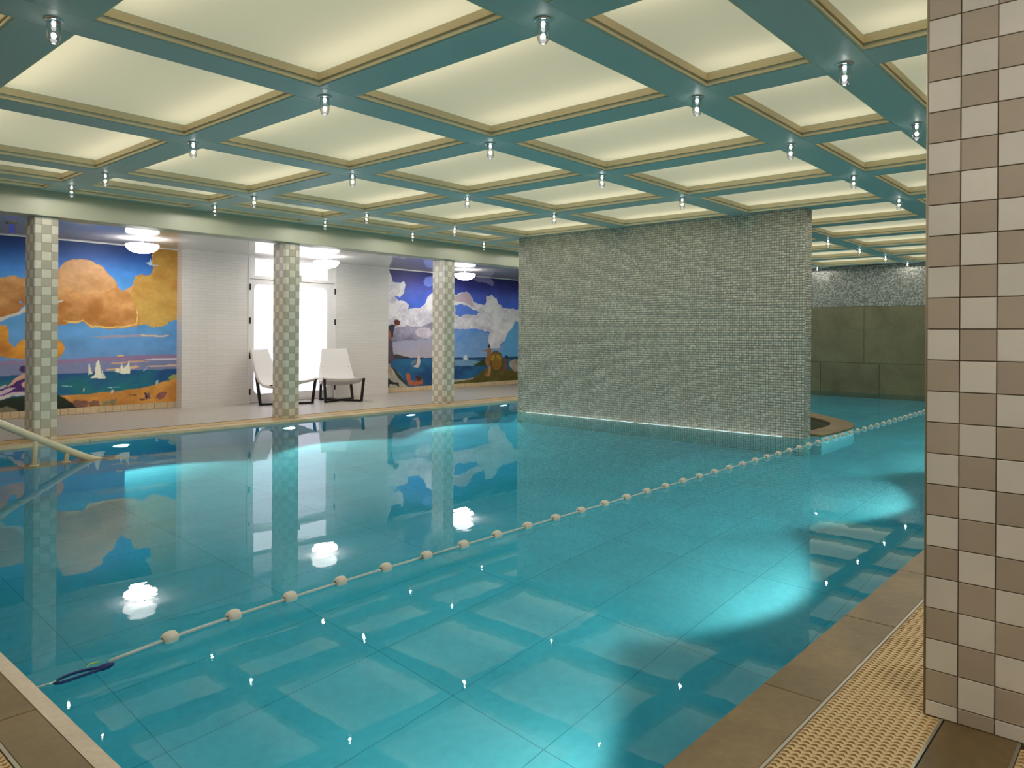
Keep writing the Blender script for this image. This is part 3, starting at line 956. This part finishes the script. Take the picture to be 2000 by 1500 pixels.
MIDX = 7.03
fr2 = MB()
fr2.box(DX0, DX0 + .035, VBK - .012, VBK + .10, ZD, DZ1); fr2.box(DX1 - .035, DX1, VBK - .012, VBK + .10, ZD, DZ1)
fr2.box(DX0 + .035, DX1 - .035, VBK - .012, VBK + .10, DZ1 - .03, DZ1); fr2.box(DX0 + .035, DX1 - .035, VBK - .012, VBK + .10, 2.035, 2.085)
fr2.box(MIDX - .02, MIDX + .02, VBK - .008, VBK + .10, 2.085, DZ1 - .03)
bevel(fr2.build('door_frame', M['white_paint'], door), .003)
for (a, c_, ga, gb, hx) in ((DX0 + .037, MIDX - .002, 6.308, 6.985, DX0 + .03), (MIDX + .002, DX1 - .037, 7.075, 7.70, DX1 - .03)):
    hole = rrect(ga, gb, .175, 1.955, .085)
    lf = holed_panel(a, c_, ZD + .012, 2.033, hole, VD - .015, VD + .03).build('door_leaf', M['white_paint'], door)
    b = MB(); b.prism(rrect(ga - .01, gb + .01, .165, 1.965, .09), 'y', VD + .005, VD + .015); b.build('pane', M['pane'], lf)
    for xs in (ga + .03, gb - .03):  # strips added behind each pane to brighten its edges
        sb = MB(); sb.box(xs - .008, xs + .008, VD + .085, VD + .09, .2, 1.93); sb.build('led_strip', M['pane_strip'], lf)
    for z in (.22, .80, 1.36, 1.90):
        b = MB(); b.box(hx - .009, hx + .009, VBK - .03, VBK - .004, z - .05, z + .05); b.build('hinge', M['black'], lf)
    b = MB(); b.box(a + .025 if a < 6.5 else a + .015, c_ - .02, VD - .02, VD - .0155, ZD + .04, ZD + .075); b.build('kick_trim', M['white_paint'], lf)
for (a, c_) in ((6.317, MIDX - .02), (MIDX + .02, 7.70)):
    b = MB(); b.box(a, c_, VBK + .03, VBK + .04, 2.085, DZ1 - .03); b.build('transom_pane', M['transom'], door)
for (a, c_) in ((DX0 + .035, 6.317), (7.70, DX1 - .035)):
    b = MB(); b.box(a, c_, VBK + .005, VBK + .06, 2.085, DZ1 - .03); b.build('transom_stile', M['white_paint'], door)
b = MB(); b.box(7.09, 7.14, VBK - .05, VBK - .012, 2.04, 2.14); b.build('door_closer', M['steel'], door)

# ================================================================== lounge chairs
def lounge_chair(loc, rz, label):
    """x forward (the sitter looks that way), y left"""
    root = tag(empty('lounge_chair', loc, rz), label, 'chair', 'white lounge chairs by the double door')
    # side profile of the shell: x, z, half width
    prof = [(.400, .405, .345), (.385, .420, .345), (.30, .405, .342), (.18, .370, .338), (.05, .335, .332), (-.07, .318, .325),
            (-.16, .330, .315), (-.235, .385, .300), (-.29, .47, .285), (-.335, .57, .268), (-.375, .67, .250), (-.41, .77, .232), (-.44, .86, .215), (-.445, .875, .213)]
    ny = 8
    vs, fs = [], []
    th = .04
    m = len(prof)
    P2 = [Vector((p[0], p[1])) for p in prof]
    nrm = []
    for i in range(m):
        d = (P2[min(i + 1, m - 1)] - P2[max(i - 1, 0)]).normalized()
        nrm.append(Vector((-d.y, d.x)))
    for layer in (0, 1):
        for i, (x, z, hw) in enumerate(prof):
            for k in range(ny + 1):
                s = -1 + 2 * k / ny
                sag = .022 * (1 - s * s)                     # the sling hollows between its edges
                q = P2[i] + nrm[i] * (sag - (0 if layer == 0 else -th))
                if i < 3: q = Vector((q.x, q.y - .006 * (1 - s * s)))
                vs.append((q.x, s * hw, q.y))
    W_ = ny + 1; N = m * W_
    for i in range(m - 1):
        for k in range(ny):
            a = i * W_ + k
            fs.append((a, a + 1, a + W_ + 1, a + W_)); fs.append((N + a, N + a + W_, N + a + W_ + 1, N + a + 1))
    for i in range(m - 1):
        a = i * W_; fs.append((a, a + W_, N + a + W_, N + a)); a = i * W_ + ny; fs.append((a, N + a, N + a + W_, a + W_))
    for k in range(ny):
        fs.append((k, N + k, N + k + 1, k + 1)); a = (m - 1) * W_ + k; fs.append((a, a + 1, N + a + 1, N + a))
    b = MB(); b.add(vs, fs)
    sh_ = b.build('shell', M['leather'], root, True)
    bevel(sh_, .006, 2)
    for s in (-1, 1):
        b = MB(); b.bar((.375, s * .325, .40), (.335, s * .295, .002), .042, .03, (1, 0, 0)); b.build('front_leg', M['black'], root)
        b = MB(); b.bar((-.352, s * .235, .56), (-.235, s * .275, .002), .042, .03, (1, 0, 0)); b.build('back_leg', M['black'], root)
        b = MB(); b.bar((.335, s * .295, .016 + .001 * s), (-.235, -s * .275, .016 + .001 * s), .042, .03); b.build('floor_bar', M['black'], root)
        b = MB(); b.bar((.38, s * .327, .385), (-.02, s * .322, .318), .02, .016); b.build('seat_rail', M['black'], root)
    return root


lounge_chair((6.53, 10.61, ZD), math.radians(-65), 'white leather lounge chair on black legs partly hidden by the slim column')
lounge_chair((7.57, 10.58, ZD), math.radians(-114), 'white leather lounge chair on black legs standing free of the slim column')

# ================================================================== murals
def value_noise(x, y, seed):
    r = np.random.default_rng(seed)
    G = r.random((64, 64))
    xi, yi = np.floor(x).astype(int), np.floor(y).astype(int)
    fx, fy = x - xi, y - yi
    fx, fy = fx * fx * (3 - 2 * fx), fy * fy * (3 - 2 * fy)
    g = lambda a, b_: G[a % 64, b_ % 64]
    return (g(xi, yi) * (1 - fx) + g(xi + 1, yi) * fx) * (1 - fy) + (g(xi, yi + 1) * (1 - fx) + g(xi + 1, yi + 1) * fx) * fy


def fbm(x, y, seed, octv=4):
    s, a = 0.0, 0.5
    for k in range(octv):
        s = s + a * value_noise(x * 2 ** k, y * 2 ** k, seed + k); a *= .5
    return s


def lin(c):
    return np.array(srgb(*c)[:3])


def inside(poly, X, Y):
    ins = np.zeros(X.shape, bool)
    n = len(poly)
    for i in range(n):
        x0, y0 = poly[i]; x1, y1 = poly[(i + 1) % n]
        if y0 == y1: continue
        c = ((y0 > Y) != (y1 > Y)) & (X < (x1 - x0) * (Y - y0) / (y1 - y0) + x0)
        ins ^= c
    return ins


def paint_mural(name, label, x0, x1, z0, z1, sky, shapes, seed):
    """flat painting on a thin board; shapes are brushed on one over the other, in centimetres on the wall"""
    st = 0.0095
    nx, nz_ = int((x1 - x0) / st), int((z1 - z0) / st)
    xs = np.linspace(x0, x1, nx); zs = np.linspace(z0, z1, nz_)
    X, Z = np.meshgrid(xs, zs, indexing='ij')
    zz = [s[0] for s in sky]; cc = np.array([lin(s[1]) for s in sky])
    C = np.stack([np.interp(Z, zz, cc[:, k]) for k in range(3)], -1)
    mott = fbm(X * 5, Z * 7, seed) - .47
    C *= (1 + .5 * mott)[..., None]
    w1, w2 = fbm(X * 9, Z * 9, seed + 20) - .47, fbm(X * 9 + 31, Z * 9 + 17, seed + 40) - .47
    fine = fbm(X * 22, Z * 30, seed + 60) - .47
    med = fbm(X * 4.5, Z * 6.5, seed + 80) - .47
    for k, (poly, col, wob, mo, low) in enumerate(shapes):
        p = [(a / 100, b_ / 100) for a, b_ in poly]
        bx0, bx1 = min(q[0] for q in p) - .1, max(q[0] for q in p) + .1
        bz0, bz1 = min(q[1] for q in p) - .1, max(q[1] for q in p) + .1
        i0, i1 = np.searchsorted(xs, [bx0, bx1]); j0, j1 = np.searchsorted(zs, [bz0, bz1])
        if i1 <= i0 or j1 <= j0: continue
        sl = (slice(i0, i1), slice(j0, j1))
        m_ = inside(p, X[sl] + w1[sl] * wob * 2.2, Z[sl] + w2[sl] * wob * 2.2)
        base = lin(col)[None, None] * np.ones(m_.shape + (1,))
        if low:
            f_ = np.clip((Z[sl] - bz0) / (bz1 - bz0) + 1.4 * med[sl], 0, 1)[..., None]
            base = base * f_ + lin(low) * (1 - f_)
        base = base * (1 + mo * 4.0 * (.6 * med[sl] + .5 * fine[sl]))[..., None]
        C[sl] = np.where(m_[..., None], np.clip(base, 0.001, 1), C[sl])
    C = np.clip(C * 1.2, 0, .95)
    V = np.stack([X, np.full(X.shape, 0.0), Z], -1).reshape(-1, 3)
    I = np.arange(nx * nz_).reshape(nx, nz_)
    Fc = np.stack([I[:-1, :-1], I[1:, :-1], I[1:, 1:], I[:-1, 1:]], -1).reshape(-1, 4)
    me = bpy.data.meshes.new(name)
    me.vertices.add(len(V)); me.loops.add(Fc.size); me.polygons.add(len(Fc))
    me.vertices.foreach_set('co', V.ravel()); me.loops.foreach_set('vertex_index', Fc.ravel().astype(np.int32))
    me.polygons.foreach_set('loop_start', np.arange(0, Fc.size, 4, dtype=np.int32))
    me.polygons.foreach_set('loop_total', np.full(len(Fc), 4, dtype=np.int32))
    me.update(calc_edges=True); me.materials.append(M['mural'])
    at_ = me.color_attributes.new('pigment', 'FLOAT_COLOR', 'POINT')
    at_.data.foreach_set('color', np.concatenate([C.reshape(-1, 3), np.ones((nx * nz_, 1))], 1).ravel().astype(np.float32))
    root = tag(empty(name, ((x0 + x1) / 2, VM, z0)), label, 'mural')
    root.location = (0, 0, 0)
    inst('painting', me, root, (0, VM, 0))
    b = MB(); b.box(x0, x1, VM + .0008, 11.3095, z0, z1); b.build('board', M['white_wall'], root)


SKY_L = [(.6, (110, 140, 190)), (.95, (96, 150, 205)), (1.3, (84, 150, 205)), (1.7, (84, 160, 226)), (2.0, (62, 132, 210)), (2.2, (34, 84, 160)), (2.42, (14, 40, 96))]
SKY_R = [(.6, (150, 150, 180)), (1.0, (96, 140, 205)), (1.4, (78, 116, 214)), (1.75, (66, 104, 216)), (2.0, (74, 92, 190)), (2.2, (58, 58, 140)), (2.42, (40, 38, 92))]
MURAL_L = [
 ([(203,182),(248,187),(286,186),(301,188),(316,187),(331,190),(343,193),(349,198),(353,202),(358,210),(369,215),(380,217),(392,215),(401,212),(407,206),(413,199),(421,194),(426,187),(428,181),(435,173),(439,176),(449,185),(450,192),(451,198),(459,200),(469,199),(477,205),(478,213),(476,219),(476,231),(480,238),(490,243),(515,247),(515,134),(500,133),(496,127),(477,125),(459,129),(455,126),(439,122),(415,121),(394,121),(389,125),(384,131),(376,127),(365,127),(358,125),(347,123),(337,129),(324,137),(315,146),(307,158),(310,165),(306,154),(314,151),(301,136),(286,132),(203,126)],(214,160,100),0.03,0.16,(176,112,42)),
 ([(451,196),(469,198),(477,205),(479,213),(477,231),(482,238),(515,247),(515,134),(500,133),(496,127),(477,125),(459,129),(457,145),(451,158),(444,170),(449,183)],(168,118,44),0.03,0.14,(212,172,88)),
 ([(353,201),(358,209),(369,214),(380,216),(392,215),(401,211),(407,205),(413,198),(421,194),(425,186),(426,181),(409,170),(392,170),(371,173),(353,171)],(222,172,124),0.03,0.12,(196,142,84)),
 ([(358,133),(365,128),(376,128),(384,132),(390,126),(395,122),(415,122),(439,123),(455,128),(457,145),(453,152),(455,145),(454,129),(439,125),(415,124),(396,124),(390,128),(384,133),(376,130),(365,130)],(228,196,110),0.012,0.08,None),
 ([(203,124),(292,125),(295,118),(296,104),(302,95),(305,100),(311,106),(318,108),(334,112),(352,107),(358,101),(361,94),(358,86),(352,80),(315,80),(303,80),(294,81),(286,84),(203,86)],(214,150,44),0.02,0.14,(190,118,34)),
 ([(257,125),(286,134),(298,139),(306,141),(316,152),(334,158),(352,157),(359,159),(357,156),(352,154),(334,151),(318,144),(306,137),(298,135),(286,129),(257,122)],(206,200,190),0.012,0.1,None),
 ([(467,218),(472,219),(474,224),(476,216),(486,215),(477,215),(472,215)],(178,205,225),0.006,0.05,None),
 ([(392,110),(427,112),(459,113),(502,113),(500,110),(451,109),(409,107)],(150,150,178),0.012,0.06,None),
 ([(459,113),(477,112),(502,112),(499,110),(464,110)],(210,190,172),0.008,0.05,None),
 ([(315,78),(352,79),(392,80),(439,82),(515,83),(515,77),(439,75),(380,74),(352,73),(286,73),(203,74),(203,77)],(142,118,156),0.012,0.08,None),
 ([(203,74),(352,73),(392,74),(439,75),(515,77),(515,60),(352,60),(286,59),(203,60)],(122,128,168),0.008,0.08,None),
 ([(428,82),(431,84),(432,84),(435,84),(437,82)],(225,195,110),0.004,0.03,None),
 ([(419,72),(451,75),(477,74),(451,72),(422,71)],(210,160,130),0.006,0.05,None),
 ([(444,66),(454,68),(459,66),(451,63),(413,62),(415,64)],(220,178,130),0.006,0.05,None),
 ([(463,76),(485,78),(515,78),(515,75),(477,75)],(205,196,205),0.005,0.05,None),
 ([(469,67),(515,68),(515,65),(477,65)],(215,185,150),0.005,0.05,None),
 ([(203,60),(286,59),(352,60),(392,60),(451,61),(515,61),(515,27),(352,10),(203,20)],(16,74,130),0.004,0.16,(18,128,120)),
 ([(357,43),(365,43),(371,42),(365,41)],(120,190,190),0.004,0.03,None),
 ([(415,38),(429,39),(431,38),(419,37)],(130,195,190),0.004,0.03,None),
 ([(352,30),(380,30),(421,32),(451,34),(472,37),(487,41),(503,45),(515,48),(515,-5),(347,7)],(206,146,66),0.012,0.13,(186,120,52)),
 ([(500,48),(506,52),(515,54),(515,47),(503,45)],(150,160,100),0.012,0.1,None),
 ([(390,70),(392,72),(393,65),(396,58),(390,57)],(226,222,206),0.004,0.04,None),
 ([(393,52),(399,57),(400,70),(401,74),(404,77),(406,66),(408,53),(414,51)],(236,230,212),0.004,0.04,None),
 ([(408,63),(410,58),(414,51),(408,52)],(196,206,196),0.003,0.04,None),
 ([(425,60),(428,65),(431,64),(432,60),(434,72),(437,64),(442,69),(445,77),(446,57),(437,56)],(234,228,208),0.004,0.04,None),
 ([(464,60),(468,64),(470,68),(469,62),(466,60)],(150,170,200),0.003,0.04,None),
 ([(203,28),(286,27),(298,30),(315,32),(334,33),(352,32),(362,25),(376,15),(385,10),(352,7),(203,17)],(18,40,14),0.012,0.25,(10,18,10)),
 ([(257,19),(286,18),(295,19),(304,15),(308,10),(257,13)],(120,110,90),0.01,0.2,None),
 ([(257,39),(286,45),(292,47),(304,38),(315,38),(332,36),(315,33),(301,32),(286,28),(257,25)],(196,186,190),0.012,0.2,None),
 ([(293,44),(300,49),(306,58),(312,60),(319,57),(328,48),(326,38),(311,38),(303,38),(292,35),(280,31),(266,31),(280,39)],(74,26,110),0.01,0.2,None),
 ([(302,55),(307,58),(313,62),(319,59),(314,55),(306,52),(299,46),(294,44)],(206,160,140),0.006,0.08,None),
 ([(310,48),(315,52),(320,49),(316,42),(311,44)],(210,165,145),0.006,0.08,None),
 ([(286,39),(295,43),(304,43),(296,38),(283,33)],(200,180,200),0.008,0.1,None),
 ([(308,68),(309,71),(312,72),(316,70),(317,67),(315,63),(311,63),(308,65)],(66,26,96),0.004,0.1,None),
 ([(370,21),(375,24),(380,21),(387,21),(392,18),(389,13),(378,12),(372,15)],(140,92,78),0.02,0.35,None),
 ([(392,18),(397,20),(404,19),(406,13),(393,13)],(120,84,66),0.02,0.35,None),
 ([(406,18),(413,20),(421,20),(428,21),(427,13),(408,13)],(140,130,90),0.02,0.45,None),
 ([(445,26),(455,26),(455,24),(445,25)],(120,76,40),0.006,0.2,None),
 ([(466,27),(468,29),(470,26),(472,21),(469,17),(467,21)],(70,44,70),0.004,0.2,None),
 ([(471,28),(473,27),(474,21),(476,18),(472,19)],(92,66,84),0.004,0.2,None),
 ([(459,19),(467,19),(467,16),(459,17)],(110,70,44),0.006,0.2,None),
 ([(482,19),(486,25),(491,28),(499,27),(495,20),(490,15)],(140,84,80),0.015,0.35,None),
 ([(420,32),(421,35),(424,34),(424,31),(421,29)],(196,196,190),0.004,0.1,None),
 ([(482,42),(483,45),(487,45),(486,41),(483,37)],(150,180,190),0.006,0.1,None),
 ([(384,34),(384,39),(386,38),(385,34)],(190,180,160),0.003,0.1,None),
]
MURAL_R = [
 ([(912,242),(919,242),(924,231),(928,217),(946,215),(957,219),(960,212),(959,197),(949,187),(934,191),(931,191),(943,182),(962,180),(970,174),(968,164),(994,167),(1010,175),(1020,190),(1036,203),(1067,212),(1096,199),(1128,207),(1143,201),(1154,186),(1181,179),(1191,184),(1192,200),(1208,203),(1224,196),(1230,183),(1240,182),(1249,176),(1290,174),(1426,190),(1634,185),(1634,153),(1334,147),(1288,146),(1269,118),(1240,112),(1200,120),(1162,128),(1096,127),(1067,116),(1036,101),(994,91),(912,87)],(236,229,232),0.035,0.22,(200,194,208)),
 ([(1096,178),(1117,182),(1150,170),(1169,165),(1158,157),(1132,159),(1110,153),(1096,158)],(84,120,206),0.03,0.12,None),
 ([(1096,196),(1128,205),(1143,198),(1150,183),(1162,173),(1124,184),(1096,186)],(196,172,186),0.02,0.1,None),
 ([(1008,222),(1015,231),(1033,233),(1036,216),(1023,212),(1012,214)],(112,130,214),0.02,0.12,None),
 ([(1147,235),(1169,242),(1185,264),(1192,249),(1216,229),(1212,223),(1189,228),(1162,230)],(132,122,168),0.02,0.14,None),
 ([(912,115),(925,125),(962,132),(1000,130),(1036,141),(1036,101),(1000,96),(946,99),(912,96)],(160,152,172),0.025,0.24,(124,120,146)),
 ([(986,122),(993,127),(1008,128),(1023,127),(1032,120),(1038,114),(1030,107),(1008,108),(993,111)],(212,202,210),0.025,0.2,(160,152,172)),
 ([(926,103),(964,106),(1000,103),(1038,107),(1038,101),(993,98),(947,101),(930,96)],(120,118,142),0.012,0.1,None),
 ([(947,101),(975,100),(1004,97),(972,96)],(196,192,204),0.008,0.05,None),
 ([(912,96),(949,103),(994,103),(1036,108),(1067,106),(1067,68),(912,68)],(152,154,184),0.01,0.1,(176,166,178)),
 ([(1074,124),(1096,125),(1162,125),(1200,117),(1208,98),(1192,66),(1074,68)],(84,132,196),0.01,0.08,(128,164,206)),
 ([(1249,90),(1257,118),(1274,129),(1290,146),(1634,153),(1634,59),(1240,65),(1240,82)],(88,156,208),0.015,0.08,None),
 ([(1208,85),(1198,101),(1202,117),(1216,125),(1224,145),(1240,162),(1290,168),(1286,146),(1269,129),(1259,118),(1253,104),(1238,96),(1232,85)],(230,224,228),0.025,0.2,(204,200,212)),
 ([(912,68),(931,69),(1036,68),(1096,66),(1189,66),(1634,62),(1634,-41),(912,-2)],(28,96,140),0.003,0.12,(10,50,104)),
 ([(912,71),(1036,68),(1185,66),(1208,66),(1208,64),(912,68)],(16,44,88),0.003,0.05,None),
 ([(1096,62),(1143,62),(1181,56),(1169,48),(1096,50)],(108,150,184),0.01,0.08,None),
 ([(921,72),(938,77),(952,74),(977,69),(921,68)],(62,54,48),0.006,0.2,None),
 ([(979,52),(990,55),(994,71),(997,75),(1000,71),(1001,60),(999,52),(993,49)],(202,186,180),0.005,0.06,None),
 ([(974,57),(980,63),(990,67),(989,59),(979,54)],(92,120,140),0.006,0.08,None),
 ([(1120,64),(1125,69),(1122,75),(1128,70),(1131,74),(1133,66),(1137,63),(1128,61)],(202,212,226),0.005,0.05,None),
 ([(911,54),(920,59),(928,51),(942,43),(952,32),(964,22),(970,12),(911,9)],(168,162,150),0.02,0.25,None),
 ([(912,55),(918,56),(921,43),(915,37),(911,46)],(44,56,36),0.01,0.25,None),
 ([(928,51),(935,50),(952,32),(966,20),(968,12),(961,18),(944,30)],(40,52,40),0.008,0.25,None),
 ([(911,33),(921,30),(930,24),(945,21),(947,13),(937,19),(923,19),(921,14),(911,13)],(26,28,26),0.01,0.2,None),
 ([(963,38),(970,40),(975,35),(977,25),(990,22),(990,30),(999,33),(1004,27),(1008,16),(993,13),(972,15),(966,26)],(168,88,56),0.012,0.25,None),
 ([(988,32),(995,34),(1003,30),(1004,24),(993,22)],(74,34,28),0.008,0.2,None),
 ([(911,107),(921,108),(928,103),(930,90),(932,72),(935,66),(926,60),(920,59),(915,64),(911,62)],(86,70,84),0.008,0.35,None),
 ([(911,124),(918,131),(928,135),(937,134),(932,123),(931,110),(921,107),(911,112)],(40,40,58),0.006,0.2,None),
 ([(915,123),(921,125),(926,117),(927,108),(928,104),(923,106),(917,115)],(150,92,66),0.004,0.12,None),
 ([(934,135),(938,136),(940,132),(936,130)],(186,132,104),0.003,0.08,None),
 ([(932,139),(936,144),(943,144),(948,140),(947,134),(942,132),(936,134)],(96,36,28),0.004,0.15,None),
 ([(919,58),(924,59),(928,46),(929,34),(926,36),(921,48)],(170,130,110),0.004,0.1,None),
 ([(1074,15),(1096,18),(1154,22),(1162,27),(1192,42),(1208,42),(1290,36),(1634,27),(1634,-41),(1074,-11)],(96,86,34),0.012,0.3,(70,60,22)),
 ([(1074,20),(1096,21),(1132,21),(1158,24),(1147,20),(1096,16),(1074,15)],(160,160,150),0.006,0.1,None),
 ([(1154,51),(1167,55),(1184,62),(1193,62),(1193,46),(1171,48),(1156,48)],(42,62,30),0.012,0.25,None),
 ([(1204,56),(1206,71),(1215,79),(1226,80),(1240,74),(1247,61),(1247,46),(1238,35),(1222,33),(1208,39)],(66,72,28),0.006,0.2,None),
 ([(1206,56),(1208,70),(1217,76),(1226,77),(1238,71),(1244,60),(1242,46),(1233,38),(1222,36),(1212,42)],(128,92,28),0.008,0.35,None),
 ([(1206,62),(1211,70),(1217,73),(1217,62),(1211,56)],(166,140,44),0.008,0.25,None),
 ([(1222,68),(1233,72),(1241,65),(1236,58)],(150,128,40),0.008,0.25,None),
 ([(1188,59),(1195,74),(1193,80),(1182,79),(1178,81),(1193,83),(1200,87),(1207,85),(1208,68),(1202,53),(1206,38),(1195,24),(1186,29),(1197,35),(1197,47),(1191,50)],(150,104,58),0.005,0.2,None),
 ([(1196,92),(1201,95),(1204,92),(1204,87),(1198,87)],(44,32,30),0.003,0.1,None),
 ([(1198,44),(1207,47),(1207,35),(1202,24),(1195,24),(1200,32)],(176,126,84),0.004,0.15,None),
 ([(1247,61),(1259,66),(1263,61),(1259,49),(1263,36),(1247,30),(1240,37),(1247,46)],(100,70,56),0.012,0.35,None),
 ([(1266,55),(1282,59),(1318,60),(1318,31),(1284,32),(1270,45)],(150,140,130),0.03,0.5,None),
 ([(1252,68),(1259,70),(1266,65),(1318,66),(1318,62),(1254,63)],(24,48,60),0.008,0.15,None),
]
paint_mural('mural', 'painted seaside mural with orange clouds, sailing boats and a beach', 1.25, 5.13, ZD + .092, ZG, SKY_L, MURAL_L, 3)
paint_mural('mural', 'painted seaside mural with white clouds, smoke and a woman on rocks', 9.05, 13.6, ZD + .092, ZG, SKY_R, MURAL_R, 9)
